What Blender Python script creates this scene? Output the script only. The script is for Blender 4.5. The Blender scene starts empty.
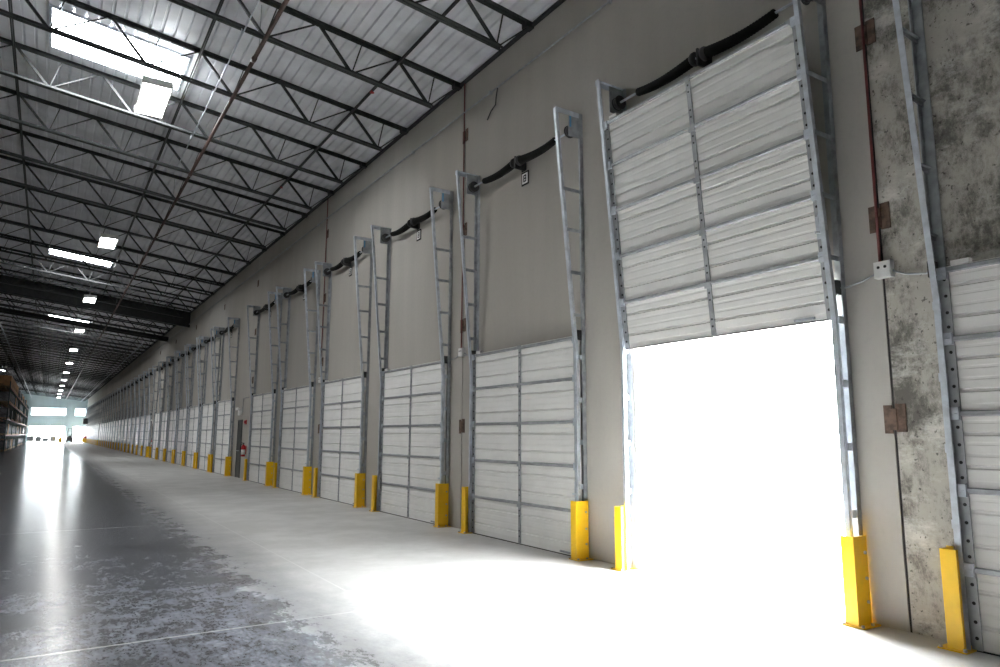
import bpy, math, random
from mathutils import Vector, Matrix
random.seed(7)
S = bpy.context.scene
COL = S.collection
DW = 6.28            # dock wall plane (x)
YE = 160.0           # end wall plane (y)
YB = -9.0            # wall behind the camera
XL = -9.6            # far left wall
CH = 1.637
LEAN = 0.115
def zr(x): return 8.48 + LEAN * (DW - x)      # underside of the sloping roof deck

# ------------------------------------------------------------------ materials
def newmat(name):
    m = bpy.data.materials.new(name); m.use_nodes = True
    nt = m.node_tree; b = nt.nodes['Principled BSDF']
    return m, nt, b
def N(nt, t, **kw):
    n = nt.nodes.new(t)
    for k, v in kw.items():
        if k in n.inputs: n.inputs[k].default_value = v
        else: setattr(n, k, v)
    return n
def L(nt, a, b): nt.links.new(a, b)
def mixc(nt, fac, a, b, mode='MIX'):
    n = nt.nodes.new('ShaderNodeMix'); n.data_type = 'RGBA'; n.blend_type = mode
    for sock, val in ((n.inputs['Factor'], fac), (n.inputs['A'], a), (n.inputs['B'], b)):
        if hasattr(val, 'is_linked'): nt.links.new(val, sock)
        else: sock.default_value = val
    # colour sockets are the RGBA ones
    return n
def mix(nt, fac, a, b, mode='MIX'):
    n = nt.nodes.new('ShaderNodeMix'); n.data_type = 'RGBA'; n.blend_type = mode
    si = [s for s in n.inputs if s.type == 'RGBA']; f = [s for s in n.inputs if s.type == 'VALUE'][0]
    for sock, val in ((f, fac), (si[0], a), (si[1], b)):
        if hasattr(val, 'is_linked'): nt.links.new(val, sock)
        else: sock.default_value = val
    return [s for s in n.outputs if s.type == 'RGBA'][0]
def c4(c): return (c[0], c[1], c[2], 1)
def ramp(nt, sock, lo, hi):
    n = nt.nodes.new('ShaderNodeMapRange'); n.interpolation_type = 'SMOOTHSTEP'
    n.inputs['From Min'].default_value = lo; n.inputs['From Max'].default_value = hi
    nt.links.new(sock, n.inputs['Value']); return n.outputs['Result']
def math_(nt, op, a, b=None, c=None):
    n = nt.nodes.new('ShaderNodeMath'); n.operation = op
    for i, v in enumerate((a, b, c)):
        if v is None: continue
        if hasattr(v, 'is_linked'): nt.links.new(v, n.inputs[i])
        else: n.inputs[i].default_value = v
    return n.outputs[0]
def pos(nt, scale=(1, 1, 1)):
    g = nt.nodes.new('ShaderNodeNewGeometry'); m = nt.nodes.new('ShaderNodeMapping')
    m.inputs['Scale'].default_value = scale; nt.links.new(g.outputs['Position'], m.inputs['Vector'])
    return m.outputs['Vector']
def noise(nt, vec, scale, detail=4, rough=.55):
    n = nt.nodes.new('ShaderNodeTexNoise'); n.inputs['Scale'].default_value = scale
    n.inputs['Detail'].default_value = detail; n.inputs['Roughness'].default_value = rough
    nt.links.new(vec, n.inputs['Vector']); return n.outputs['Fac']
def simple(name, col, rough=.5, metal=0., var=.12, scale=6., spec=.5):
    m, nt, b = newmat(name)
    f = noise(nt, pos(nt), scale)
    c = mix(nt, ramp(nt, f, .3, .7), c4([x * (1 - var) for x in col]), c4([min(1, x * (1 + var)) for x in col]))
    L(nt, c, b.inputs['Base Color']); b.inputs['Roughness'].default_value = rough
    b.inputs['Metallic'].default_value = metal; b.inputs['Specular IOR Level'].default_value = spec
    return m
def emit(name, col, st):
    m, nt, b = newmat(name)
    b.inputs['Base Color'].default_value = c4((.8, .8, .8))
    b.inputs['Emission Color'].default_value = c4(col); b.inputs['Emission Strength'].default_value = st
    return m

def concrete(name, base, rough_look=False):
    m, nt, b = newmat(name)
    streak = noise(nt, pos(nt, (1, 1.5, .12)), 1.3, 6)
    big = noise(nt, pos(nt), .35, 3)
    fine = noise(nt, pos(nt), 14, 5, .65)
    c = mix(nt, ramp(nt, streak, .25, .8), c4([x * .93 for x in base]), c4([x * 1.05 for x in base]))
    pan = noise(nt, pos(nt, (0, .16, 0)), 1.0, 1)
    c = mix(nt, math_(nt, 'MULTIPLY', ramp(nt, pan, .42, .6), .3), c, c4((base[0] * .72, base[1] * .68, base[2] * .62)))
    c = mix(nt, math_(nt, 'MULTIPLY', ramp(nt, big, .4, .75), .35), c, c4((base[0] * .8, base[1] * .77, base[2] * .72)))
    c = mix(nt, math_(nt, 'MULTIPLY', ramp(nt, fine, .45, .8), .25), c, c4([x * .72 for x in base]))
    if rough_look:
        blot = noise(nt, pos(nt, (1, 1.3, .8)), 1.5, 12, .8)
        c = mix(nt, math_(nt, 'MULTIPLY', ramp(nt, blot, .44, .60), .9), c, c4((.085, .08, .07)))
        pale = noise(nt, pos(nt, (1, .8, 1.6)), 1.3, 11, .78)
        c = mix(nt, math_(nt, 'MULTIPLY', ramp(nt, pale, .5, .66), .6), c, c4((.72, .70, .65)))
        pits = noise(nt, pos(nt), 24, 4, .6)
        c = mix(nt, math_(nt, 'MULTIPLY', ramp(nt, pits, .62, .68), .8), c, c4((.06, .055, .05)))
        bm = nt.nodes.new('ShaderNodeBump'); bm.inputs['Strength'].default_value = .35; bm.inputs['Distance'].default_value = .02
        L(nt, blot, bm.inputs['Height']); L(nt, bm.outputs['Normal'], b.inputs['Normal'])
    L(nt, c, b.inputs['Base Color']); b.inputs['Roughness'].default_value = .8
    b.inputs['Specular IOR Level'].default_value = .25
    return m

def floor_mat():
    m, nt, b = newmat('polished_concrete')
    g = nt.nodes.new('ShaderNodeNewGeometry'); sx = nt.nodes.new('ShaderNodeSeparateXYZ')
    L(nt, g.outputs['Position'], sx.inputs[0]); X, Y = sx.outputs[0], sx.outputs[1]
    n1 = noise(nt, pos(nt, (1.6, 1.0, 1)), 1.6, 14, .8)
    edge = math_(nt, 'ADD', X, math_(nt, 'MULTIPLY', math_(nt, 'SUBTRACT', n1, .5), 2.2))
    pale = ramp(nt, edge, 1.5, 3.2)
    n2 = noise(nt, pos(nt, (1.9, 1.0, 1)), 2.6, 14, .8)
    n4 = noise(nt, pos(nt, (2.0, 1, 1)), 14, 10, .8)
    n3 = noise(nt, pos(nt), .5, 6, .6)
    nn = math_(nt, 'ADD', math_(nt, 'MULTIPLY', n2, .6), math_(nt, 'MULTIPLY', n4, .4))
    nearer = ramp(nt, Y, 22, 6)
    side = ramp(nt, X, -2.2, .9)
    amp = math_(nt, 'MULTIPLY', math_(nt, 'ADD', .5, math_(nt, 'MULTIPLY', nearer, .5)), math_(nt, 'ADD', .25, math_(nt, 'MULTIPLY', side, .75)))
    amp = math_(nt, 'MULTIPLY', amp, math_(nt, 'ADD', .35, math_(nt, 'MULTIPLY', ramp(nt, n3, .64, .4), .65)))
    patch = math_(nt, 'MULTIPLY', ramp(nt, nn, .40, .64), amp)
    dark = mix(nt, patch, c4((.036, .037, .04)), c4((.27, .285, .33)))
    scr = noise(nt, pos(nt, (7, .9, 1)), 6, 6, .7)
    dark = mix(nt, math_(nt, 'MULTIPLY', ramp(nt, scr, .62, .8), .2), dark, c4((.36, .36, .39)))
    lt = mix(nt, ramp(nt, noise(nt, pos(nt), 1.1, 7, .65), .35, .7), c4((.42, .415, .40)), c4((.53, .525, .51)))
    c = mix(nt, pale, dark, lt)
    def line(coord, at, w):
        return math_(nt, 'LESS_THAN', math_(nt, 'ABSOLUTE', math_(nt, 'SUBTRACT', coord, at)), w)
    ln = line(X, 2.8, .011)
    ln = math_(nt, 'MAXIMUM', ln, line(X, -2.4, .011))
    fr = math_(nt, 'ABSOLUTE', math_(nt, 'SUBTRACT', math_(nt, 'FRACT', math_(nt, 'DIVIDE', math_(nt, 'ADD', Y, 36.47), 7.8)), .5))
    ln = math_(nt, 'MAXIMUM', ln, math_(nt, 'LESS_THAN', fr, .0016))
    c = mix(nt, math_(nt, 'MULTIPLY', ln, .55), c, c4((.55, .55, .53)))
    L(nt, c, b.inputs['Base Color'])
    r = math_(nt, 'ADD', math_(nt, 'MULTIPLY', pale, .3), math_(nt, 'ADD', .165, math_(nt, 'MULTIPLY', ramp(nt, nn, .35, .7), .1)))
    L(nt, r, b.inputs['Roughness'])
    b.inputs['Specular IOR Level'].default_value = .3
    return m

M = {}
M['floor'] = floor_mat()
M['conc'] = concrete('tilt_up_concrete', (.44, .42, .385))
M['conc_rough'] = concrete('weathered_concrete', (.43, .405, .36), True)
M['endwall'] = concrete('pale_blue_painted_wall', (.50, .62, .65))
M['ground'] = simple('outdoor_concrete', (.75, .75, .74), .9, 0, .05)
M['deck'] = simple('roof_deck_metal', (.80, .81, .85), .5, .15, .1, 1.5)
M['joist'] = simple('dark_primed_steel', (.028, .03, .03), .5, .2, .2)
M['galv'] = simple('galvanised_steel', (.55, .59, .64), .42, .45, .14, 9)
M['strut'] = simple('zinc_strut_steel', (.36, .37, .385), .42, .5, .14, 9)
M['galv_dull'] = simple('dull_galvanised_steel', (.34, .36, .38), .5, .45, .18, 9)
M['white'] = simple('white_door_skin', (.87, .86, .835), .42, 0, .03, 3)
M['hole'] = simple('dark_hole', (.02, .02, .02), .9)
M['black'] = simple('black_spring_steel', (.007, .007, .006), .75, spec=.12)
M['blackplate'] = simple('black_plate', (.03, .03, .03), .5)
M['yellow'] = simple('safety_yellow_paint', (.86, .52, .012), .38, 0, .05, 5)
M['bolt'] = simple('zinc_bolt', (.45, .45, .45), .35, .8)
M['rust'] = simple('rusty_steel', (.11, .07, .05), .8, .1, .45, 14)
M['redpipe'] = simple('red_brown_pipe', (.13, .028, .025), .6, 0, .3)
M['brownpipe'] = simple('brown_sprinkler_pipe', (.06, .035, .03), .4, 0, .25)
M['joint'] = simple('dark_joint_sealant', (.035, .032, .03), .9)
M['red'] = simple('red_enamel', (.45, .015, .02), .3, 0, .1)
M['offwhite'] = simple('off_white_plastic', (.72, .72, .70), .5)
M['greydoor'] = simple('grey_green_door_paint', (.05, .055, .053), .5)
M['blue'] = simple('blue_sticker', (.12, .32, .55), .5)
M['carton'] = simple('brown_cardboard', (.36, .19, .085), .8, 0, .3, 2)
M['wrap'] = simple('grey_wrapped_goods', (.10, .10, .11), .5, 0, .5, 2)
M['palewrap'] = simple('pale_grey_wrapped_goods', (.42, .45, .47), .6, 0, .25, 2)
M['orange'] = simple('orange_red_beam', (.20, .025, .012), .5, 0, .2)
M['rackpost'] = simple('dark_green_upright', (.02, .035, .03), .5)
M['wood'] = simple('pallet_wood', (.35, .24, .13), .8, 0, .2)
M['rubber'] = simple('black_rubber', (.02, .02, .02), .8)
M['stain'] = simple('rust_brown_stain', (.20, .11, .07), .9)
M['lamp'] = emit('lit_lamp_diffuser', (1, .985, .95), 26)
M['sky_panel'] = emit('daylit_skylight_diffuser', (.93, .97, 1), 24)
M['glow'] = emit('small_lit_lens', (1, .98, .95), 6)
gm, nt, b = newmat('window_glass')
tr = nt.nodes.new('ShaderNodeBsdfTransparent'); gl = nt.nodes.new('ShaderNodeBsdfGlossy'); mx = nt.nodes.new('ShaderNodeMixShader')
gl.inputs['Roughness'].default_value = .02; tr.inputs[0].default_value = (.3, .33, .34, 1); mx.inputs[0].default_value = .06
L(nt, tr.outputs[0], mx.inputs[1]); L(nt, gl.outputs[0], mx.inputs[2]); L(nt, mx.outputs[0], nt.nodes['Material Output'].inputs['Surface'])
M['glass'] = gm

# ------------------------------------------------------------------ mesh builder
class MB:
    def __init__(s): s.v = []; s.f = []; s.m = []; s.s = []
    def add(s, vs, fs, mi=0, smooth=False):
        o = len(s.v); s.v += [tuple(v) for v in vs]
        for f in fs: s.f.append([o + i for i in f]); s.m.append(mi); s.s.append(smooth)
        return s
    def box(s, x0, x1, y0, y1, z0, z1, mi=0):
        v = [(x, y, z) for x in (x0, x1) for y in (y0, y1) for z in (z0, z1)]
        return s.add(v, [(0, 1, 3, 2), (4, 6, 7, 5), (0, 4, 5, 1), (2, 3, 7, 6), (0, 2, 6, 4), (1, 5, 7, 3)], mi)
    def bar(s, p, q, w, h, up=(0, 0, 1), mi=0):
        p = Vector(p); q = Vector(q); d = (q - p).normalized(); side = d.cross(Vector(up))
        if side.length < 1e-5: side = d.cross(Vector((1, 0, 0)))
        side.normalize(); u = side.cross(d)
        a = side * w / 2; b_ = u * h / 2
        v = [p - a - b_, p + a - b_, p + a + b_, p - a + b_, q - a - b_, q + a - b_, q + a + b_, q - a + b_]
        return s.add(v, [(3, 2, 1, 0), (4, 5, 6, 7), (0, 1, 5, 4), (1, 2, 6, 5), (2, 3, 7, 6), (3, 0, 4, 7)], mi)
    def tube(s, pts, r, n=10, mi=0):
        pts = [Vector(p) for p in pts]; k = len(pts)
        rs = r if isinstance(r, (list, tuple)) else [r] * k
        vs = []; d0 = (pts[1] - pts[0]).normalized()
        ref = Vector((0, 0, 1)) if abs(d0.z) < .9 else Vector((1, 0, 0))
        for i, p in enumerate(pts):
            d = (pts[min(i + 1, k - 1)] - pts[max(i - 1, 0)]).normalized()
            a = d.cross(ref).normalized(); b_ = a.cross(d)
            for j in range(n):
                t = 2 * math.pi * j / n
                vs.append(p + (a * math.cos(t) + b_ * math.sin(t)) * rs[i])
        fs = []
        for i in range(k - 1):
            for j in range(n):
                fs.append((i * n + j, i * n + (j + 1) % n, (i + 1) * n + (j + 1) % n, (i + 1) * n + j))
        o = len(s.v)
        s.add(vs, fs, mi, True)
        s.f.append([o + j for j in range(n)][::-1]); s.m.append(mi); s.s.append(False)
        s.f.append([o + (k - 1) * n + j for j in range(n)]); s.m.append(mi); s.s.append(False)
        return s
    def cyl(s, p, q, r, n=16, mi=0): return s.tube([p, q], r, n, mi)
    def prism(s, prof, ax, a0, a1, mi=0):
        # closed profile of (u,v) extruded along ax; for 'y' u=x v=z, 'z' u=x v=y, 'x' u=y v=z
        def P(u, v, t): return {'y': (u, t, v), 'z': (u, v, t), 'x': (t, u, v)}[ax]
        k = len(prof)
        vs = [P(u, v, a0) for u, v in prof] + [P(u, v, a1) for u, v in prof]
        fs = [(i, (i + 1) % k, k + (i + 1) % k, k + i) for i in range(k)]
        fs += [tuple(range(k))[::-1], tuple(range(k, 2 * k))]
        return s.add(vs, fs, mi)
    def merge(s, o, mats_from, mats_to):
        off = len(s.v); s.v += o.v
        for f, m_, sm in zip(o.f, o.m, o.s):
            mt = mats_from[m_]
            if mt not in mats_to: mats_to.append(mt)
            s.f.append([off + i for i in f]); s.m.append(mats_to.index(mt)); s.s.append(sm)
    def mesh(s, name, mats):
        me = bpy.data.meshes.new(name); me.from_pydata(s.v, [], s.f)
        for m_ in (mats if isinstance(mats, (list, tuple)) else [mats]): me.materials.append(M[m_])
        me.polygons.foreach_set('material_index', s.m); me.polygons.foreach_set('use_smooth', s.s)
        import bmesh
        bm = bmesh.new(); bm.from_mesh(me); bmesh.ops.recalc_face_normals(bm, faces=bm.faces); bm.to_mesh(me); bm.free()
        me.update(); return me
    def build(s, name, mats, parent=None, **kw):
        o = bpy.data.objects.new(name, s.mesh(name, mats)); COL.objects.link(o)
        if parent: o.parent = parent
        for k, v in kw.items(): o[k] = v
        return o
def tag(o, label, cat, group=None):
    o['label'] = label; o['category'] = cat; o['kind'] = 'thing'
    if group: o['group'] = group
    return o
def empty(name, loc=(0, 0, 0)):
    o = bpy.data.objects.new(name, None); o.location = loc; o.empty_display_size = .2; COL.objects.link(o); return o
def kids(o): return [c for c in bpy.data.objects if c.parent == o]
KID = {}
def tree(o):
    # children lists cached once for prototypes
    if o.name not in KID: KID[o.name] = [(c, tree(c)) for c in o.children]
    return KID[o.name]
def dup(o, loc, label=None, cat=None, group=None, sub=None):
    sub = tree(o) if sub is None else sub
    c = o.copy(); COL.objects.link(c); c.location = loc
    if label: c['label'] = label
    if cat: c['category'] = cat
    if group: c['group'] = group
    elif 'group' in c and label: del c['group']
    def rec(src, par):
        for ch, ss in src:
            d = ch.copy(); COL.objects.link(d); d.parent = par; rec(ss, d)
    rec(sub, c)
    return c
def struct(o): o['kind'] = 'structure'; return o

ORD = ['first', 'second', 'third', 'fourth', 'fifth', 'sixth', 'seventh', 'eighth', 'ninth', 'tenth', 'eleventh', 'twelfth', 'thirteenth', 'fourteenth']

# ------------------------------------------------------------------ door positions
near = [1.33, 5.13, 8.97, 12.90, 16.88, 20.78, 24.68, 30.85, 34.45, 38.0, 41.5, 45.05, 48.55, 52.1]
far = [57.35 + 3.4 * k for k in range(17)] + [117.2 + 3.4 * k for k in range(12)]
phr = ['the nearest closed door at the right edge', 'the open doorway']
phr += ['the %s closed door beyond the open doorway' % ORD[i] for i in range(5)]
phr += ['the %s door past the grey personnel door' % ORD[i] for i in range(7)]
FULL = 9
joints = [3.27, 10.95, 18.83, 26.65, 32.62, 39.75, 46.8, 53.85] + [59.05 + 6.8 * k for k in range(9)] + [118.9 + 6.8 * k for k in range(6)]

# ------------------------------------------------------------------ setting
def room():
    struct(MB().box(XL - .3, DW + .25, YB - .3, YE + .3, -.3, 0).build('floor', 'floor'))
    struct(MB().box(DW + .25, 90, -120, 330, -.32, -.015).box(-120, DW + .25, YE + .3, 330, -.32, -.015).build('floor_outside', 'ground'))
    # dock wall: tilt-up panels with thin joints, an opening in the second bay
    ed = [YB] + joints + [YE]
    g = .012
    top = 8.62
    for i in range(len(ed) - 1):
        a, b_ = ed[i] + g, ed[i + 1] - g
        m = MB(); o0, o1, oz = near[1] - 1.37, near[1] + 1.37, 3.07
        if a < near[1] < b_:
            m.box(DW, DW + .22, a, o0, 0, top).box(DW, DW + .22, o1, b_, 0, top).box(DW, DW + .22, o0, o1, oz, top)
        else: m.box(DW, DW + .22, a, b_, 0, top)
        struct(m.build('wall_right' if i == 0 else 'wall_right.%03d' % i, 'conc_rough' if i == 0 else 'conc'))
    for i, y in enumerate(joints):
        struct(MB().box(DW + .012, DW + .21, y - g, y + g, 0, top).build('trim_%d' % (i + 1), 'joint'))
    # ledge line where the roof meets the wall
    struct(MB().box(DW - .05, DW, YB, YE, 8.41, 8.475).build('trim_50', 'joist'))
    struct(MB().box(XL - .25, XL, YB, YE, 0, 10.6).build('wall_left', 'conc'))
    struct(MB().box(XL - .25, DW + .22, YB - .25, YB, 0, 10.6).build('wall_back', 'conc'))
    # end wall with two high windows and two low openings
    m = MB(); xs = [XL - .25, -2.95, 2.85, 4.22, 6.2, DW + .22]
    y0, y1 = YE, YE + .3
    m.box(xs[0], xs[1], y0, y1, 0, 10.6); m.box(xs[2], xs[3], y0, y1, 0, 10.2); m.box(xs[4], xs[5], y0, y1, 0, 10.2)
    for a, b_ in ((xs[1], xs[2]), (xs[3], xs[4])):
        m.box(a, b_, y0, y1, 3.0, 5.05); m.box(a, b_, y0, y1, 6.6, 10.4)
    struct(m.build('wall_end', 'endwall'))
    for k, (a, b_) in enumerate(((xs[1], xs[2]), (xs[3], xs[4]))):
        w = MB().box(a, b_, y0 + .1, y0 + .18, 5.05, 5.12).box(a, b_, y0 + .1, y0 + .18, 6.53, 6.6)
        w.box(a, a + .07, y0 + .1, y0 + .18, 5.05, 6.6).box(b_ - .07, b_, y0 + .1, y0 + .18, 5.05, 6.6)
        w = struct(w.build('window_%d' % (k + 1), 'endwall'))
        MB().box(a + .07, b_ - .07, y0 + .13, y0 + .14, 5.12, 6.53).build('glass_pane', 'glass', w)
    # corrugated deck: ribs run along the hall
    prof = []
    x = XL
    while x < DW + .2:
        for dx, dz in ((0, 0), (.148, 0), (.160, .042), (.188, .042)): prof.append((x + dx, zr(x + dx) + dz))
        x += .2
    m = MB(); k = len(prof)
    vs = [(u, YB, v) for u, v in prof] + [(u, YE, v) for u, v in prof]
    m.add(vs, [(i, i + 1, k + i + 1, k + i) for i in range(k - 1)])
    t = [(prof[0][0], zr(prof[0][0]) + .12), (prof[-1][0], zr(prof[-1][0]) + .12)]
    m.add([(t[0][0], YB, t[0][1]), (t[1][0], YB, t[1][1]), (t[1][0], YE, t[1][1]), (t[0][0], YE, t[0][1])], [(0, 1, 2, 3)])
    struct(m.build('ceiling', 'deck'))
room()

# ------------------------------------------------------------------ roof steel
NODE0, PITCH = 4.93, 1.53
def zb(x): return zr(x) - .70
def joist_parts():
    out = []
    def chord(name, x0, x1, zf, w, h):
        m = MB(); a = Vector((x0, 0, zf(x0))); b_ = Vector((x1, 0, zf(x1)))
        for sg in (-1, 1):
            o = Vector((0, sg * (w / 2 + .012), 0)); m.bar(a + o, b_ + o, w, .009)
            o2 = Vector((0, sg * .017, -sg * 0 - h / 2)) if name == 'top_chord' else Vector((0, sg * .017, h / 2))
            m.bar(a + o2, b_ + o2, .009, h)
        out.append((name, m))
    chord('top_chord', XL, DW - .02, lambda x: zr(x) - .008, .062, .065)
    chord('bottom_chord', XL + .7, 5.66, lambda x: zb(x), .055, .06)
    seat = MB().box(DW - .16, DW - .005, -.07, .07, zr(DW - .1) - .11, zr(DW - .1) - .015); out.append(('bearing_seat', seat))
    x = NODE0
    n = 0
    out.append(('web', MB().bar((5.62, 0, zb(5.62) + .03), (DW - .06, 0, zr(DW) - .05), .022, .022)))
    out.append(('web', MB().bar((NODE0, 0, zr(NODE0) - .05), (5.56, 0, zb(5.56) + .03), .045, .045)))
    out.append(('web', MB().bar((5.58, 0, zb(5.58) + .03), (5.70, 0, zr(5.70) - .05), .02, .02)))
    while x - PITCH > XL + .8:
        tl = x - PITCH; bn = tl + .65
        out.append(('web', MB().bar((tl + .03, 0, zr(tl) - .05), (bn - .03, 0, zb(bn) + .03), .045, .045)))
        out.append(('web', MB().bar((bn, 0, zb(bn) + .03), (bn + .17, 0, zr(bn + .17) - .05), .02, .02)))
        out.append(('web', MB().bar((bn + .03, 0, zb(bn) + .03), (x - .03, 0, zr(x) - .05), .024, .024)))
        x = tl
    return out
JY = [8.75 + 2.42 * k for k in range(0, 62)] + [8.75 - 2.42 * k for k in range(1, 4)]
def jlabel(i):
    if i < 14: return 'dark steel open web roof joist, %s one from top edge of photo' % ORD[i], None
    return 'dark roof joist among crowded rows far down the hall ceiling', 'distant roof joists'
jp = joist_parts()
proto = empty('roof_joist', (0, JY[0], 0))
for n, m in jp: m.build(n, 'joist', proto)
tag(proto, jlabel(0)[0], 'joist')
mm = MB()
for n, m in jp: mm.merge(m, ['joist'], ['joist'])
far_me = mm.mesh('roof_joist', 'joist')
for i, y in enumerate(JY[1:], 1):
    if y > YE - .4: continue
    lb, gp = jlabel(i)
    if y < 8.7: lb, gp = 'dark roof joist overhead, beyond the top edge of the photo', 'overhead roof joists'
    if i < 14: dup(proto, (0, y, 0), lb, None, gp)
    else:
        o = bpy.data.objects.new('roof_joist', far_me); o.location = (0, y, 0); COL.objects.link(o); tag(o, lb, 'joist', gp)
# bridging lines along the hall, on the panel points
for k, (nd, lab) in enumerate(((NODE0, 'dark bridging line under the roof joists, nearest the dock wall'),
                               (NODE0 - 2 * PITCH, 'dark bridging line under the joists, just right of the first skylight'),
                               (NODE0 - 4 * PITCH, 'dark bridging line under the joists, just left of the first skylight'))):
    z = zr(nd) - .115
    m = MB().box(nd - .03, nd + .03, YB, YE, z - .004, z + .004).box(nd - .004, nd + .004, YB, YE, z - .05, z)
    tag(m.build('joist_bridging', 'joist'), lab, 'bridging')
# draught curtain girder and the slimmer beam behind it
o = empty('roof_girder', (0, 42.0, 0))
x0, x1 = XL + .002, DW - .002
m = MB(); vs = []
for y in (-.012, .012):
    vs += [(x0, y, zr(x0) - .03), (x1, y, zr(x1) - .03), (x1, y, zr(x1) - .86), (x0, y, zr(x0) - .86)]
m.add(vs, [(0, 1, 2, 3), (7, 6, 5, 4), (0, 4, 5, 1), (1, 5, 6, 2), (2, 6, 7, 3), (3, 7, 4, 0)])
m.build('web_plate', 'joist', o)
for nm, dz in (('top_flange', -.03), ('bottom_flange', -.86)):
    MB().bar((x0, 0, zr(x0) + dz), (x1, 0, zr(x1) + dz), .2, .02).build(nm, 'joist', o)
tag(o, 'deep dark solid girder crossing the ceiling above the third hanging lamp', 'girder')
o = empty('roof_beam', (0, 50.4, 0))
MB().bar((x0, 0, zr(x0) - .75), (x1, 0, zr(x1) - .75), .16, .02).build('bottom_flange', 'joist', o)
MB().bar((x0, 0, zr(x0) - .6), (x1, 0, zr(x1) - .6), .02, .3).build('web_plate', 'joist', o)
MB().bar((x0, 0, zr(x0) - .45), (x1, 0, zr(x1) - .45), .16, .02).build('top_flange', 'joist', o)
tag(o, 'slim dark solid beam crossing the ceiling beyond the deep girder', 'beam')

# skylights
def skylight(x0, x1, y0, y1):
    o = empty('skylight', (0, 0, 0)); fr = MB(); pn = MB()
    for a, b_, c, d in ((x0, x1, y0, y0 + .05), (x0, x1, y1 - .05, y1)):
        fr.bar((a, (c + d) / 2, zr(a) - .012), (b_, (c + d) / 2, zr(b_) - .012), .05, .05)
    for xx in (x0, x1): fr.bar((xx, y0, zr(xx) - .012), (xx, y1, zr(xx) - .012), .05, .05)
    fr.build('frame', 'galv', o)
    pn.bar((x0 + .02, (y0 + y1) / 2, zr(x0) - .02), (x1 - .02, (y0 + y1) / 2, zr(x1) - .02), y1 - y0 - .09, .012)
    pn.build('diffuser', 'sky_panel', o)
    return o
sl = ['big bright skylight panel nearest the camera in the corrugated ceiling', 'bright narrow skylight, second from the camera, beside the second lamp',
      'bright skylight strip, third from the camera, just beyond the deep girder']
for k in range(3):
    y0 = 13.98 + 19.36 * k
    o = skylight(-.58, 1.76, y0, y0 + (1.6, 1.25, 1.25)[k])
    tag(o, sl[k], 'skylight')
for y0 in (110.0 + .55, 139.0 + .65):
    k = round((y0 - 8.75) / 2.42); y0 = 8.75 + 2.42 * k + .2
    o = skylight(-7.3, -5.3, y0, y0 + 2.0)
    tag(o, 'distant skylight strip above the racks, %s' % ('nearer of the two' if y0 < 120 else 'farther of the two'), 'skylight')

# high-bay lamps
def lamp(z=8.2):
    o = empty('high_bay_lamp')
    h = MB()
    h.prism([(-.16, .14), (.16, .14), (.27, .02), (.27, 0), (.25, 0), (.15, .12), (-.15, .12), (-.25, 0), (-.27, 0), (-.27, .02)], 'y', -.72, .72)
    h.box(-.27, .27, -.735, -.72, 0, .14).box(-.27, .27, .72, .735, 0, .14)
    h.build('housing', 'offwhite', o)
    MB().box(-.248, .248, -.715, .715, .012, .022).build('diffuser', 'lamp', o)
    for sy in (-.5, .5):
        MB().cyl((0, sy, .13), (0, sy, zr(1.22) - z - .045), .011, 8).build('hanger_rod', 'galv', o)
    return o
LY = [14.65 + 12.4 * k for k in range(12)]
lp = lamp()
for k, y in enumerate(LY):
    lb = ['big rectangular lit lamp nearest the camera, beside the first skylight', 'lit rectangular lamp, second from the camera in the ceiling row',
          'lit lamp hanging just before the deep girder, third in the row', 'lit lamp, fourth in the row, first one beyond the deep girder']
    if k == 0: lp.location = (1.22, y, 8.2); tag(lp, lb[0], 'lamp')
    elif k < 4: dup(lp, (1.22, y, 8.2), lb[k])
    else: dup(lp, (1.22, y, 8.2), 'small distant lit lamp in the row over the far hall', None, 'distant ceiling lamps')
# small pendant lamp heads off to the left in the distance
for k, (x, y) in enumerate(((-2.9, 44.5), (-3.2, 55.0), (-3.6, 76.0), (-3.7, 92.0))):
    o = empty('pendant_sensor', (x, y, 7.5))
    MB().cyl((0, 0, .12), (0, 0, zr(x) - 7.5 + .01), .012, 8).build('stem', 'galv', o)
    MB().tube([(0, 0, .14), (0, 0, .1), (0, 0, .0), (0, 0, -.05)], [.03, .1, .13, .06], 14).build('globe', 'offwhite', o)
    tag(o, 'small white pendant on a thin stem left of the lamp row, %s' % (ORD[k] + ' from the camera'), 'pendant')

# pipes
def hangers(m, x, z, ys, r):
    for y in ys: m.bar((x, y, z + r), (x, y, zr(x) - .01), .012, .012, (0, 1, 0))
def pipe(name, x, z, y0, y1, r, mat, label, cat):
    o = empty(name, (0, 0, 0))
    MB().cyl((x, y0, z), (x, y1, z), r, 12).build('pipe_run', mat, o)
    y = y0 + 1.5
    while y < y1: MB().cyl((x, y - .06, z), (x, y + .06, z), r * 1.28, 12).build('coupling', mat, o); y += 6.4
    for k in range(int((y1 - y0) / 9.68) + 1):
        m = MB(); hangers(m, x, z, [y0 + 1.0 + 9.68 * k], r); m.build('hanger', 'galv_dull', o)
    tag(o, label, cat)
pipe('sprinkler_pipe', 2.47, 8.07, YB, YE, .035, 'brownpipe', 'red brown sprinkler pipe running along the ceiling, right of the first skylight', 'pipe')
pipe('sprinkler_pipe', -3.0, 8.35, 48, YE, .03, 'galv', 'thin pale pipe running along the far ceiling above the racks', 'pipe')
pipe('sprinkler_pipe', 5.05, 7.84, 52, YE, .03, 'galv', 'thin pale pipe running along the far ceiling near the dock wall', 'pipe')
o = empty('ceiling_conduit', (0, 0, 0))
MB().cyl((2.14, 9.2, 8.12), (2.14, 17.5, 8.12), .012, 8).build('pipe_run', 'galv', o)
for y in (11.17, 13.59, 16.01): MB().bar((2.14, y, 8.11), (2.14, y, zb(2.14) + .02), .02, .02, (0, 1, 0)).build('clip', 'galv', o)
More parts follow.
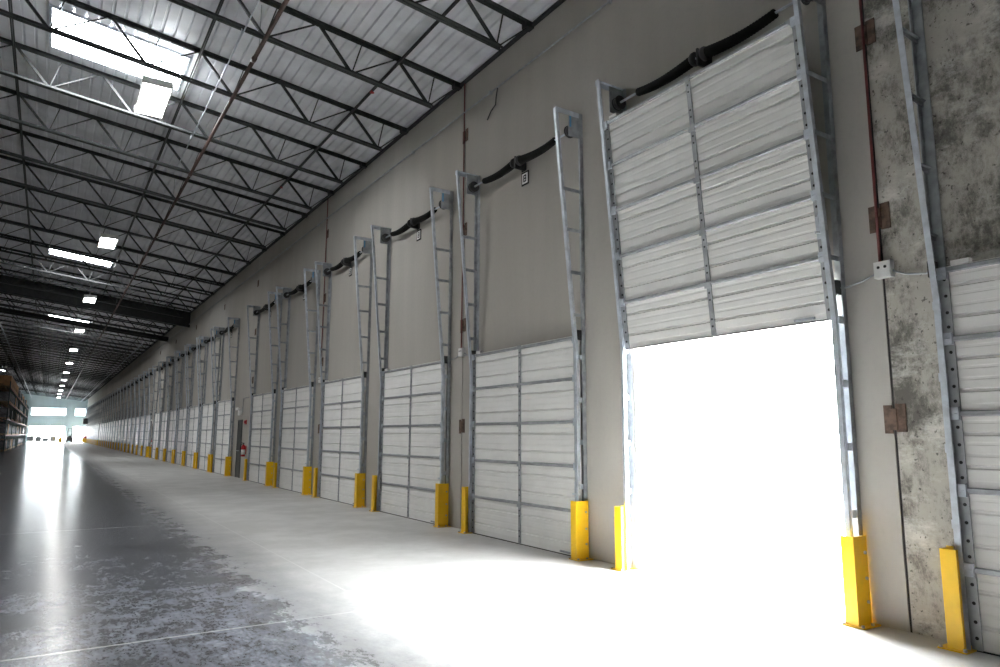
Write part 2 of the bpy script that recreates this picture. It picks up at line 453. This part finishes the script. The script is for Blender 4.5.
tag(o, 'short thin bright conduit under the joists beside the brown pipe', 'conduit')
# red sprinkler heads on the bridging line: small valves
for k, y in enumerate((12.4, 18.9)):
    x = NODE0; z = zr(x) - .16
    o = empty('fire_sprinkler', (x, y, z))
    MB().cyl((0, 0, 0), (0, 0, .05), .016, 8).build('stem', 'red', o)
    MB().cyl((0, 0, -.008), (0, 0, .0), .045, 12).build('deflector', 'red', o)
    tag(o, 'tiny red sprinkler head under the bridging line, %s one' % ('nearer' if k == 0 else 'farther'), 'sprinkler')
# conduit high on the dock wall
o = empty('wall_conduit')
MB().cyl((DW - .035, YB, 7.8), (DW - .035, YE, 7.8), .013, 10).build('pipe_run', 'galv_dull', o)
y = -6.
while y < YE: MB().box(DW - .06, DW - .001, y - .02, y + .02, 7.775, 7.825).build('clip', 'galv_dull', o); y += 3.2
tag(o, 'thin grey conduit running high along the whole concrete dock wall', 'conduit')
o = MB().tube([(DW - .04, 9.75, 7.78), (DW - .05, 9.78, 7.62), (DW - .03, 9.83, 7.5), (DW - .05, 9.95, 7.42), (DW - .02, 10.12, 7.33)], .012, 8).build('loose_cable', 'blackplate')
tag(o, 'short loose dark cable hanging from the high wall conduit', 'cable')

# ------------------------------------------------------------------ dock doors
SEC = .61
HW = 1.43
def section_mesh():
    fr = [(0, 0), (.05, .003), (.12, .003), (.135, 0), (.27, 0), (.29, .024), (.315, .024), (.33, 0), (.43, 0), (.445, .003), (.47, .003), (.485, 0),
          (.58, 0), (.595, .003), (.62, .003), (.635, 0), (.70, 0), (.72, .024), (.745, .024), (.76, 0), (.86, 0), (.875, .003), (.9, .003), (.915, 0), (1, 0)]
    prof = [(-.092 + d, f * SEC) for f, d in fr] + [(-.045, SEC), (-.045, 0)]
    return MB().prism(prof, 'y', -HW, HW)
def door(detail=True):
    o = empty('dock_door'); me_s = section_mesh().mesh('panel_section', 'white')
    st = MB().prism([(-.092, -.024), (-.116, -.015), (-.116, .015), (-.092, .024)], 'y', -HW + .002, HW - .002)
    st_me = st.mesh('strut', 'strut')
    cs = MB().box(-.104, -.089, -.03, .03, .02, SEC - .02)
    for z in (.12, .2, .42, .5): cs.cyl((-.107, 0, z), (-.103, 0, z), .012, 8, 1)
    cs.box(-.122, -.104, -.045, .045, SEC - .055, SEC - .0)
    cs_me = cs.mesh('centre_stile', ['strut', 'hole'])
    es_me = []
    for sy in (-1, 1):
        e = MB().box(-.106, -.089, min(sy * HW, sy * (HW - .075)), max(sy * HW, sy * (HW - .075)), .01, SEC - .01)
        for z in (.1, .22, .36, .5): e.cyl((-.1085, sy * (HW - .043), z), (-.1055, sy * (HW - .043), z), .014, 8, 1)
        es_me.append(e.mesh('end_stile', ['strut', 'hole']))
    rb_me = []
    for sy in (-1, 1):
        r = MB().box(-.135, -.104, min(sy * HW, sy * (HW - .07)), max(sy * HW, sy * (HW - .07)), -.05, .05)
        r.cyl((-.125, sy * (HW - .06), 0), (-.125, sy * (HW + .02), 0), .012, 8)
        rb_me.append(r.mesh('roller_hinge', 'galv'))
    def lk(name, me, par, z=0):
        c = bpy.data.objects.new(name, me); COL.objects.link(c); c.parent = par; c.location = (0, 0, z); return c
    for k in range(5):
        s = lk('panel_section', me_s, o, k * SEC)
        lk('strut', st_me, s, SEC - (.03 if k == 4 else 0)); lk('centre_stile', cs_me, s)
        for e in es_me: lk('end_stile', e, s)
        for r in rb_me: lk('roller_hinge', r, s, SEC - (.06 if k == 4 else 0))
        if k == 0:
            MB().box(-.1, -.05, -HW, HW, -.0, .012).build('bottom_seal', 'rubber', s)
            MB().box(-.112, -.09, -HW + .2, -HW + .42, .03, .055).build('lift_handle', 'galv_dull', s)
        if k == 1:
            b_ = MB().box(-.116, -.104, -HW + .01, -HW + .07, .18, .4).cyl((-.13, -HW + .02, .22), (-.13, -HW + .02, .42), .012, 8)
            b_.bar((-.128, -HW + .02, .24), (-.17, -HW + .05, .24), .02, .02); b_.build('slide_bolt', 'galv', s)
        if k == 4:
            MB().prism([(-HW + .0, SEC - .02), (-HW + .14, SEC - .02), (-HW, SEC - .17)], 'x', -.13, -.112).build('corner_bracket', 'galv_dull', s)
            MB().box(-.11, -.05, HW - .24, HW - .1, SEC, SEC + .04).build('door_switch', 'offwhite', s)
    return o
def flat(root, names=None):
    # one merged mesh of a thing for copies too small to show parts
    mb = MB(); mats = []
    def rec(o, off):
        for c in o.children:
            t = off + Vector(c.location)
            if c.type == 'MESH':
                b0 = len(mb.v); mb.v += [tuple(v.co + t) for v in c.data.vertices]
                for p in c.data.polygons:
                    mt = c.data.materials[p.material_index]
                    if mt not in mats: mats.append(mt)
                    mb.f.append([b0 + i for i in p.vertices]); mb.m.append(mats.index(mt)); mb.s.append(p.use_smooth)
            rec(c, t)
    rec(root, Vector((0, 0, 0)))
    me = bpy.data.meshes.new(root.name.split('.')[0]); me.from_pydata(mb.v, [], mb.f)
    for mt in mats: me.materials.append(mt)
    me.polygons.foreach_set('material_index', mb.m); me.polygons.foreach_set('use_smooth', mb.s); me.update()
    return me

# lift tracks: the front rail is upright to 2.75 m, then leans into the room up to 6.36 m
BZ, TZ, FX, TX = 2.75, 6.36, -.125, -.464
def rail_x(z): return FX if z < BZ else FX + (TX - FX) * (z - BZ) / (TZ - BZ)
def track(sy):
    o = empty('lift_track')
    yc = sy * 1.445
    fr = MB(); P = [(FX, yc, .012), (FX, yc, BZ), (TX, yc, TZ)]
    for a, b_ in ((P[0], P[1]), (P[1], P[2])):
        fr.bar(a, b_, .052, .008, (1, 0, 0)) if False else None
        a = Vector(a); b_ = Vector(b_)
        out = Vector((-.022, 0, 0))
        fr.bar(a + out, b_ + out, .05, .006, (1, 0, 0))                      # face toward the room
        fr.bar(a + Vector((0, sy * .022, 0)), b_ + Vector((0, sy * .022, 0)), .006, .05, (1, 0, 0))
        fr.bar(a + Vector((.02, sy * .008, 0)), b_ + Vector((.02, sy * .008, 0)), .03, .006, (1, 0, 0))
    fr.build('front_rail', 'galv', o)
    wr = MB().box(-.012, -.002, min(sy * 1.41, sy * 1.50), max(sy * 1.41, sy * 1.50), .012, TZ)
    wr.box(-.065, -.002, min(sy * 1.492, sy * 1.5), max(sy * 1.492, sy * 1.5), .012, TZ)
    wr.build('wall_rail', 'galv_dull', o)
    for z in (3.35, 3.96, 4.58, 5.18):
        m = MB().box(rail_x(z) + .005, -.01, min(yc, yc + sy * .03), max(yc, yc + sy * .03), z - .004, z + .004)
        m.box(rail_x(z) + .005, -.01, min(yc + sy * .024, yc + sy * .03), max(yc + sy * .024, yc + sy * .03), z - .045, z + .004)
        m.build('rung', 'galv_dull', o)
    for z in (.95, 1.55, 2.13, 2.73):
        m = MB().box(FX, -.01, min(yc + sy * .02, yc + sy * .045), max(yc + sy * .02, yc + sy * .045), z - .035, z + .035)
        m.build('bracket', 'galv', o)
    t = MB().box(TX - .02, -.004, min(yc, yc + sy * .045), max(yc, yc + sy * .045), TZ - .005, TZ + .005)
    t.box(TX - .02, -.004, min(yc + sy * .038, yc + sy * .045), max(yc + sy * .038, yc + sy * .045), TZ - .07, TZ)
    t.build('top_bar', 'galv', o)
    pl = MB().box(-.25, -.004, min(yc + sy * .028, yc + sy * .037), max(yc + sy * .028, yc + sy * .037), 5.98, TZ - .006)
    pl.build('bearing_plate', 'galv_dull', o)
    if sy < 0: MB().box(-.235, -.2, yc + sy * .037 - .001, yc + sy * .037 + .0005, 6.12, 6.3).build('sticker', 'blue', o)
    MB().box(-.12, -.02, yc + sy * .02, yc + sy * .021 + .04, 2.98, 3.12).build('door_stop', 'blackplate', o)
    return o
def spring():
    o = empty('torsion_spring'); sx, sz = -.15, 6.10
    MB().cyl((sx, -1.46, sz), (sx, 1.46, sz), .0155, 12).build('shaft', 'galv', o)
    for sy in (-1, 1):
        pts = []; rs = []
        for i in range(49):
            t = i / 48; y = sy * (.1 + t * .93); sag = -.05 * math.sin(math.pi * (1 - t) ** .8) * (1 - .35 * t)
            pts.append((sx, y, sz + sag)); rs.append((.07 - .016 * t) * (1 if i % 2 else .92))
        MB().tube(pts, rs, 14).build('spring', 'black', o)
        dr = MB().cyl((sx, sy * 1.37, sz), (sx, sy * 1.43, sz), .08, 22); dr.cyl((sx, sy * 1.36, sz), (sx, sy * 1.372, sz), .095, 22)
        dr.cyl((sx, sy * 1.428, sz), (sx, sy * 1.44, sz), .09, 22); dr.build('cable_drum', 'blackplate', o)
        wc = MB().tube([(sx, sy * .055, sz), (sx, sy * .09, sz), (sx, sy * .13, sz)], [.085, .085, .06], 16)
        wc.build('winding_cone', 'blackplate', o)
    MB().box(-.2, -.004, -.012, .012, sz - .12, sz + .09).box(-.02, -.004, -.06, .06, sz - .13, sz + .1).build('centre_bracket', 'blackplate', o)
    return o
def guard(sy):
    o = empty('track_guard'); H = .765
    a, b_ = sorted((sy * 1.425, sy * 1.545)); c, d = sorted((sy * 1.535, sy * 1.545))
    m = MB().box(-.24, -.23, a, b_, .012, H).box(-.232, -.03, c, d, .012, H)
    e, f = sorted((sy * 1.545, sy * 1.585)); m.box(-.04, -.03, c, f, .012, H)
    e, f = sorted((sy * 1.425, sy * 1.432)); m.box(-.235, -.205, e, f, .012, H)
    m.build('angle_post', 'yellow', o)
    g, h = sorted((sy * 1.40, sy * 1.61)); MB().box(-.262, -.005, g, h, 0, .012).build('base_plate', 'yellow', o)
    bo = [(-.25, sy * 1.415), (-.25, sy * 1.59), (-.1, sy * 1.59)]
    for x, y in bo: MB().cyl((x, y, .011), (x, y, .032), .014, 8).build('anchor_bolt', 'bolt', o)
    for z in (.2, .4, .62): MB().cyl((-.075, sy * 1.543, z), (-.075, sy * 1.56, z), .014, 8).build('side_bolt', 'bolt', o)
    return o
def sign():
    o = empty('number_sign')
    MB().box(-.012, -.002, -.10, .10, -.115, .115).build('border', 'hole', o)
    MB().box(-.015, -.011, -.075, .075, -.088, .088).build('face', 'offwhite', o)
    # dark numeral strokes
    n = MB()
    for y in (-.03, .03): n.box(-.018, -.0145, y - .01, y + .01, -.06, .06)
    for z in (-.05, 0, .05): n.box(-.018, -.0145, -.03, .03, z - .01, z + .01)
    n.build('numeral', 'hole', o)
    return o

P = dict(dock_door=door(), track_l=track(1), track_r=track(-1), torsion_spring=spring(), guard_l=guard(1), guard_r=guard(-1), number_sign=sign())
bpy.context.view_layer.update()
FL = {k: flat(v) for k, v in P.items()}
used = set()
KINDNAME = dict(track_l='lift_track', track_r='lift_track', guard_l='track_guard', guard_r='track_guard')
def put(key, y, z, label, cat, group, full, x=DW):
    src = P[key]
    if full and key not in used:
        used.add(key); o = src; o.location = (x, y, z); tag(o, label, cat, group)
    elif full:
        o = dup(src, (x, y, z), label, cat, group)
    else:
        o = bpy.data.objects.new(KINDNAME.get(key, key), FL[key]); o.location = (x, y, z); COL.objects.link(o); tag(o, label, cat, group)
    return o
def bay(i, y):
    isfar = i >= len(near); full = i < FULL
    if isfar:
        ph = None; L_ = lambda a: a; grp = lambda g: 'distant ' + g
        put('dock_door', y, .0, 'tiny closed white dock door in the distant row near the far end', 'door', 'distant dock doors', False)
        for k, t in (('track_l', 'left'), ('track_r', 'right')):
            put(k, y, 0, 'thin distant lift track on the %s side of a far dock door' % t, 'track', 'distant %s lift tracks' % t, False)
        for k, t in (('guard_l', 'left'), ('guard_r', 'right')):
            put(k, y, 0, 'small yellow guard at the %s foot of a distant dock door' % t, 'guard', 'distant %s yellow guards' % t, False)
        put('torsion_spring', y, 0, 'dark torsion springs over a far dock door near the end', 'spring', 'distant torsion springs', False)
        return
    ph = phr[i]
    if i == 0: dl = 'closed white ribbed dock door nearest the camera, cut by the right edge'
    elif i == 1: dl = 'raised white ribbed dock door leaning out above the bright open doorway'
    elif i < 7: dl = 'closed white ribbed dock door, %s beyond the open doorway' % ORD[i - 2]
    else: dl = 'closed white ribbed dock door, %s past the grey personnel door' % ORD[i - 7]
    if i == 1:
        o = put('dock_door', y, BZ, dl, 'door', None, True)
        th = math.atan2(FX - TX, TZ - BZ); o.rotation_euler = (0, -th, 0)
    else: put('dock_door', y, .0, dl, 'door', None, full)
    for k, t in (('track_l', 'left'), ('track_r', 'right')):
        put(k, y, 0, 'tall lift track on the %s side of %s' % (t, ph), 'track', None, full)
    for k, t in (('guard_l', 'left'), ('guard_r', 'right')):
        put(k, y, 0, 'yellow steel guard at the %s foot of %s' % (t, ph), 'guard', None, full)
    put('torsion_spring', y, 0, 'black torsion springs on a shaft above %s' % ph, 'spring', None, full)
    put('number_sign', y - .03, 5.84, 'black framed number sign above %s' % ph, 'sign', None, full)
for i, y in enumerate(near + far): bay(i, y)
for v in P: assert v in used, v

# ------------------------------------------------------------------ wall joint fittings
jname = ['right of the open doorway', 'left of first door past the opening', 'left of third door past the opening']
def weld_plate():
    o = empty('weld_plate')
    MB().box(-.012, -.001, .012, .085, -.13, .12).build('plate', 'rust', o)
    MB().box(-.011, -.001, -.105, -.02, -.115, .13).build('plate', 'rust', o)
    MB().box(-.022, -.010, -.03, .03, -.1, .09).build('tie_bar', 'rust', o)
    return o
wp = weld_plate(); first = True
for j, y in enumerate(joints[:8]):
    for k, z in enumerate((7.33, 5.46, 3.64, 1.80)):
        lv = ('topmost', 'upper middle', 'lower middle', 'lowest')[k]
        if j < 3: lb, gp = 'rusty weld plate on the joint %s, %s' % (jname[j], lv), None
        else: lb, gp = 'small rusty weld plate on a wall joint past the fifth closed door', 'distant weld plates'
        if first: wp.location = (DW, y, z); tag(wp, lb, 'plate'); first = False
        else: dup(wp, (DW, y, z), lb, 'plate', gp)
for j, y in enumerate(joints[:3]):
    o = MB().tube([(DW - .03, y + .005, 3.2), (DW - .028, y, 5), (DW - .03, y, 8.4)], .013, 8).build('red_conduit', 'redpipe')
    tag(o, 'thin red brown conduit up the joint ' + jname[j], 'conduit')
    o = empty('junction_box', (DW, y - .03, 3.14))
    MB().box(-.07, -.002, -.075, .075, -.075, .075).build('body', 'offwhite', o)
    c = MB().box(-.075, -.07, -.068, .068, -.068, .068)
    for yy in (-.03, .03): c.cyl((-.078, yy, .02), (-.074, yy, .02), .014, 8, 1)
    c.build('cover', ['offwhite', 'hole'], o)
    tag(o, 'small white junction box on the joint ' + jname[j], 'box')
    for sgn, t in ((1, 'left'), (-1, 'right')):
        ye = y + sgn * .38
        o = MB().tube([(DW - .03, y - .03 + sgn * .072, 3.12), (DW - .02, y + sgn * .2, 3.07), (DW - .02, ye, 3.04), (DW - .03, ye + sgn * .06, 3.08)], .009, 8).build('sensor_cable', 'galv_dull')
        tag(o, 'thin grey cable going %s from the junction box %s' % (t, ['by the open doorway', 'past the first closed door', 'past the third closed door'][j]), 'cable')
# ------------------------------------------------------------------ personnel doors with their fittings
def personnel(y0, y1, n, where):
    o = empty('door_%d' % n, (DW, (y0 + y1) / 2, 0)); w = (y1 - y0) / 2
    MB().box(-.03, -.002, -w - .06, -w, 0, 2.2).box(-.03, -.002, w, w + .06, 0, 2.2).box(-.03, -.002, -w, w, 2.14, 2.2).build('door_frame', 'greydoor', o)
    lf = MB().box(-.02, -.004, -w, w, .01, 2.14).build('door_leaf', 'greydoor', o)
    MB().cyl((-.05, -w + .08, 1.02), (-.11, -w + .08, 1.02), .012, 8).bar((-.105, -w + .08, 1.02), (-.105, -w + .2, 1.02), .02, .02).build('door_handle', 'galv', lf)
    o['kind'] = 'structure'
    # emergency light
    e = empty('emergency_light', (DW, (y0 + y1) / 2 - .02, 2.5))
    MB().box(-.1, -.002, -.15, .15, -.13, .13).build('body', 'offwhite', e)
    for s in (-1, 1):
        MB().tube([(-.1, s * .1, .1), (-.15, s * .12, .12), (-.2, s * .13, .11)], [.03, .05, .055], 12).build('lamp_head', 'offwhite', e)
    tag(e, 'white twin head emergency light above the %s' % where, 'emergency light')
    c = MB().tube([(DW - .02, y0 - .0, 2.5), (DW - .02, y0 - .02, 2.95), (DW - .02, y0 - .06, 3.02), (DW - .02, y0 - .9, 3.02)], .012, 8).build('wall_conduit', 'galv_dull')
    tag(c, 'bent grey conduit rising from the emergency light by the %s' % where, 'conduit')
    a = empty('fire_alarm', (DW, 27.28 if n == 1 else 53.95, 2.1))
    MB().box(-.05, -.002, -.07, .07, -.08, .08).build('back_box', 'red', a)
    MB().cyl((-.05, 0, 0), (-.09, 0, 0), .055, 16).build('horn', 'red', a)
    tag(a, 'small red fire alarm on the wall beside the %s' % where, 'alarm')
    x = empty('fire_extinguisher', (DW - .1, 27.1 if n == 1 else 53.8, .82))
    MB().tube([(0, 0, 0), (0, 0, .02), (0, 0, .36), (0, 0, .41), (0, 0, .44)], [.06, .075, .075, .05, .025], 18).build('cylinder', 'red', x)
    MB().tube([(0, 0, .08), (0, 0, .26)], .0765, 18).build('label_band', 'offwhite', x)
    MB().cyl((0, 0, .44), (0, 0, .49), .022, 10).bar((.03, 0, .5), (-.1, 0, .52), .025, .014).bar((.03, 0, .48), (-.08, 0, .46), .02, .012).build('valve_handle', 'blackplate', x)
    MB().tube([(-.02, 0, .47), (-.09, .03, .44), (-.1, .05, .3), (-.085, .04, .14)], .012, 8).build('hose', 'rubber', x)
    MB().box(.07, .099, -.05, .05, .1, .4).build('wall_hook', 'red', x)
    tag(x, 'red fire extinguisher hung low on the wall beside the %s' % where, 'extinguisher')
personnel(27.92, 28.5, 1, 'grey personnel door')
personnel(54.4, 55.0, 2, 'second personnel door farther down')

# ------------------------------------------------------------------ pallet racks at the left
LV = (1.5, 3.0, 4.5, 5.9)
def rack(nb=3, bw=2.7):
    o = empty('pallet_rack')
    for k in range(nb + 1):
        m = MB(); y = k * bw
        for x in (-.05, -1.05):
            m.box(x - .045, x + .045, y - .04, y + .04, 0, 6.4); m.box(x - .08, x + .08, y - .07, y + .07, 0, .012)
        z = .3
        while z < 6:
            m.bar((-.05, y, z), (-1.05, y, z), .03, .03); m.bar((-.05, y, z), (-1.05, y, z + .6), .03, .03); z += .6
        m.build('upright_frame', 'rackpost', o)
    for k in range(nb):
        for z in LV:
            for x in (-.05, -1.05):
                MB().box(x - .025, x + .025, k * bw + .04, (k + 1) * bw - .04, z - .11, z).build('beam', 'orange', o)
    return o
rk = rack(); y = 78.0; n = 0
first = True
XR = -3.15
racky = [78.0 + 8.35 * k for k in range(9)]
for k, y in enumerate(racky):
    lb = 'pallet rack with dark uprights and red beams at far left, nearest unit' if k == 0 else 'distant dark pallet rack unit farther along the left rack row'
    gp = None if k == 0 else 'distant pallet racks'
    if k == 0: rk.location = (XR, y, 0); tag(rk, lb, 'rack')
    else: dup(rk, (XR, y, 0), lb, 'rack', gp)
def load(kind):
    o = empty('pallet_load')
    p = MB()
    for x in (-.5, 0, .5): p.box(x - .05, x + .05, -.55, .55, .0, .09)
    for i in range(6): p.box(-.55, .55, -.55 + i * .2, -.45 + i * .2, .09, .115)
    p.build('pallet', 'wood', o)
    if kind == 0:
        c = MB()
        for x in (-.27, .27):
            for yy in (-.27, .27):
                for z in range(2): c.box(x - .255, x + .255, yy - .255, yy + .255, .117 + z * .46, .117 + z * .46 + .45)
        c.build('carton_stack', 'carton', o)
    else:
        MB().prism([(-.5, .117), (.5, .117), (.52, .4), (.5, .95), (.3, 1.02), (-.3, 1.0), (-.5, .92), (-.53, .5)], 'y', -.5, .5).build('wrapped_stack', 'wrap' if kind == 1 else 'palewrap', o)
    return o
lds = [load(0), load(1)]; usedl = [False, False]
bpy.context.view_layer.update()
flat_l = [flat(l) for l in lds]
rnd = random.Random(3)
for ri, ry in enumerate(racky[:7]):
    for b_ in range(3):
        for li, z in enumerate((0.0,) + LV):
            for s in (.72, 1.98):
                if rnd.random() < ((.25 if ri < 2 else .65) if li == 4 else .5): continue
                top = li == 4
                k = 0 if (top and ri < 3) or rnd.random() < .22 else 1
                loc = (XR - .55, ry + b_ * 2.7 + s, z + .001)
                if k == 0:
                    lb = 'brown cartons on a pallet on the top of the left racks' if top else 'brown cartons on a pallet inside the left rack row'
                    gp = 'cartons on top of the racks' if top else 'cartons inside the racks'
                else:
                    lb = 'grey wrapped pallet load on the top of the left racks' if top else 'grey wrapped pallet load inside the left rack row'
                    gp = 'wrapped loads on top of the racks' if top else 'wrapped loads inside the racks'
                if not usedl[k]: usedl[k] = True; lds[k].location = loc; tag(lds[k], lb, 'pallet load', gp)
                else:
                    o = bpy.data.objects.new('pallet_load', flat_l[k]); o.location = loc; COL.objects.link(o); tag(o, lb, 'pallet load', gp)

# ------------------------------------------------------------------ far end of the hall
def forklift(loc):
    o = empty('forklift', loc)
    MB().prism([(-.9, .25), (.75, .25), (.75, .75), (.2, .8), (.1, .62), (-.35, .62), (-.45, 1.05), (-.95, 1.0), (-1.0, .5)], 'x', -.5, .5).build('body', 'blackplate', o)
    g = MB()
    for x in (-.46, .46):
        g.bar((x, -.75, 1.0), (x, -.45, 2.15), .06, .06).bar((x, .55, .75), (x, .35, 2.15), .06, .06)
        g.bar((x, -.45, 2.15), (x, .35, 2.15), .06, .06)
    for k in range(5): g.bar((-.46, -.45 + k * .2, 2.15), (.46, -.45 + k * .2, 2.15), .04, .04)
    g.build('overhead_guard', 'blackplate', o)
    s = MB().box(-.25, .25, -.35, .1, .62, .75).prism([(-.38, .7), (-.28, .7), (-.4, 1.25), (-.48, 1.2)], 'x', -.22, .22); s.build('seat', 'rubber', o)
    m = MB()
    for x in (-.3, .3): m.box(x - .05, x + .05, .85, .95, .05, 2.65)
    for z in (.4, 1.4, 2.6): m.box(-.3, .3, .87, .93, z - .04, z + .04)
    m.build('mast', 'blackplate', o)
    f = MB()
    for x in (-.22, .22): f.box(x - .05, x + .05, .95, 2.0, .06, .1).box(x - .05, x + .05, .95, 1.0, .06, .6)
    f.build('forks', 'galv_dull', o)
    for x in (-.45, .45):
        for y, r in ((-.6, .22), (.55, .27)):
            MB().cyl((x - .1, y, r), (x + .1, y, r), r, 18).build('wheel', 'rubber', o)
    tag(o, 'dark forklift parked against the pillar between the far openings', 'forklift'); return o
forklift((3.7, YE - 2.2, 0))
o = empty('plastic_drum', (2.2, YE - 4, 0))
MB().tube([(0, 0, 0), (0, 0, .03), (0, 0, .28), (0, 0, .3), (0, 0, .33), (0, 0, .6), (0, 0, .62), (0, 0, .65), (0, 0, .9)], [.27, .3, .3, .32, .3, .3, .32, .3, .28], 20).build('barrel', 'yellow', o)
MB().cyl((0, 0, .9), (0, 0, .93), .3, 20).build('lid', 'yellow', o)
tag(o, 'yellow drum standing at the far end left of the forklift', 'drum')
# wrapped goods standing across the left opening
gl_ = load(2)
for k, (x, h) in enumerate(((-2.5, 1.25), (-1.3, 1.1), (-.15, .85), (1.0, 1.15))):
    o = gl_ if k == 0 else dup(gl_, (0, 0, 0))
    o.location = (x, YE - 3 + .3 * (k % 2), 0); o.scale = (1, 1, h)
    tag(o, 'pale grey wrapped pallet load across the far left opening, %s from left' % ORD[k], 'pallet load', 'pallet loads across the far opening')
# red and yellow floor machine by the dock wall
o = empty('floor_scrubber', (5.75, 147.0, 0))
MB().prism([(-.6, .12), (.5, .12), (.6, .4), (.45, .75), (-.3, .8), (-.6, .6)], 'x', -.33, .33).build('tank', 'yellow', o)
MB().prism([(-.5, .8), (.4, .78), (.3, 1.15), (-.35, 1.2)], 'x', -.3, .3).build('hood', 'red', o)
MB().bar((-.28, -.5, .9), (-.28, -.85, 1.15), .04, .04).bar((.28, -.5, .9), (.28, -.85, 1.15), .04, .04).bar((-.3, -.85, 1.15), (.3, -.85, 1.15), .04, .04).build('push_handle', 'blackplate', o)
for x in (-.3, .3):
    MB().cyl((x - .05, -.35, .14), (x + .05, -.35, .14), .14, 14).build('wheel', 'rubber', o)
    MB().cyl((x - .05, .4, .14), (x + .05, .4, .14), .14, 14).build('wheel', 'rubber', o)
tag(o, 'red and yellow floor machine beside the dock wall near the far corner', 'floor machine')
# dark heater on the dock wall near the end
o = empty('unit_heater', (DW - .55, 148.0, 3.9))
MB().box(-.4, .4, -.35, .35, -.5, .5).build('cabinet', 'blackplate', o)
m = MB()
for k in range(7): m.bar((-.38, -.36, -.42 + k * .14), (.38, -.36, -.42 + k * .14), .02, .05)
m.build('louvre_grille', 'blackplate', o)
MB().box(.4, .545, -.05, .05, .2, .3).box(.4, .545, -.05, .05, -.3, -.2).build('wall_bracket', 'joist', o)
tag(o, 'dark boxy heater mounted on the dock wall near the far end', 'heater')
# white lorry outside
o = empty('white_truck', (5.4, YE + 9, -.015))
MB().box(-1.1, 1.1, .6, 5.5, .75, 2.6).build('cargo_box', 'offwhite', o)
MB().prism([(-1.3, .45), (.5, .45), (.5, 2.0), (-.5, 2.0), (-.8, 1.3), (-1.3, 1.15)], 'x', -1.0, 1.0).build('cab', 'offwhite', o)
MB().box(-.95, .95, -1.3, 5.5, .45, .62).build('chassis', 'blackplate', o)
MB().prism([(-.82, 1.3), (-.53, 1.92), (-.51, 1.92), (-.8, 1.3)], 'x', -.85, .85).build('windscreen', 'blackplate', o)
for y in (-.7, 4.3):
    for x in (-.95, .95): MB().cyl((x - .13, y, .42), (x + .13, y, .42), .42, 18).build('wheel', 'rubber', o)
tag(o, 'white truck standing outside beyond the far right opening', 'truck')

# ------------------------------------------------------------------ light and camera
w = bpy.data.worlds.new('overcast_sky'); S.world = w; w.use_nodes = True
bg = w.node_tree.nodes['Background']; bg.inputs[0].default_value = (.95, .98, 1, 1); bg.inputs[1].default_value = 42.0

cam = bpy.data.cameras.new('camera'); co = bpy.data.objects.new('camera', cam); COL.objects.link(co)
r = Vector((0.8389763828821455, -0.5441497664424978, 0.0044340327656385075)); u = Vector((-0.08318629539455234, -0.12019656286775826, 0.989258725780727))
fw = Vector((0.5377719490867128, 0.830333558249546, 0.1461078807598205))
mt = Matrix((r, u, -fw)).transposed().to_4x4(); mt.translation = Vector((0, 0, CH)); co.matrix_world = mt
cam.sensor_fit = 'HORIZONTAL'; cam.sensor_width = 36; cam.lens = 691.208 / 1000 * 36
cam.clip_start = .05; cam.clip_end = 600
S.camera = co
S.view_settings.view_transform = 'Standard'; S.view_settings.look = 'None'; S.view_settings.gamma = 1
S.view_settings.use_curve_mapping = False
S.view_settings.exposure = 1.05
try: S.cycles.use_denoising = True; S.cycles.max_bounces = 8; S.cycles.diffuse_bounces = 5
except Exception: pass
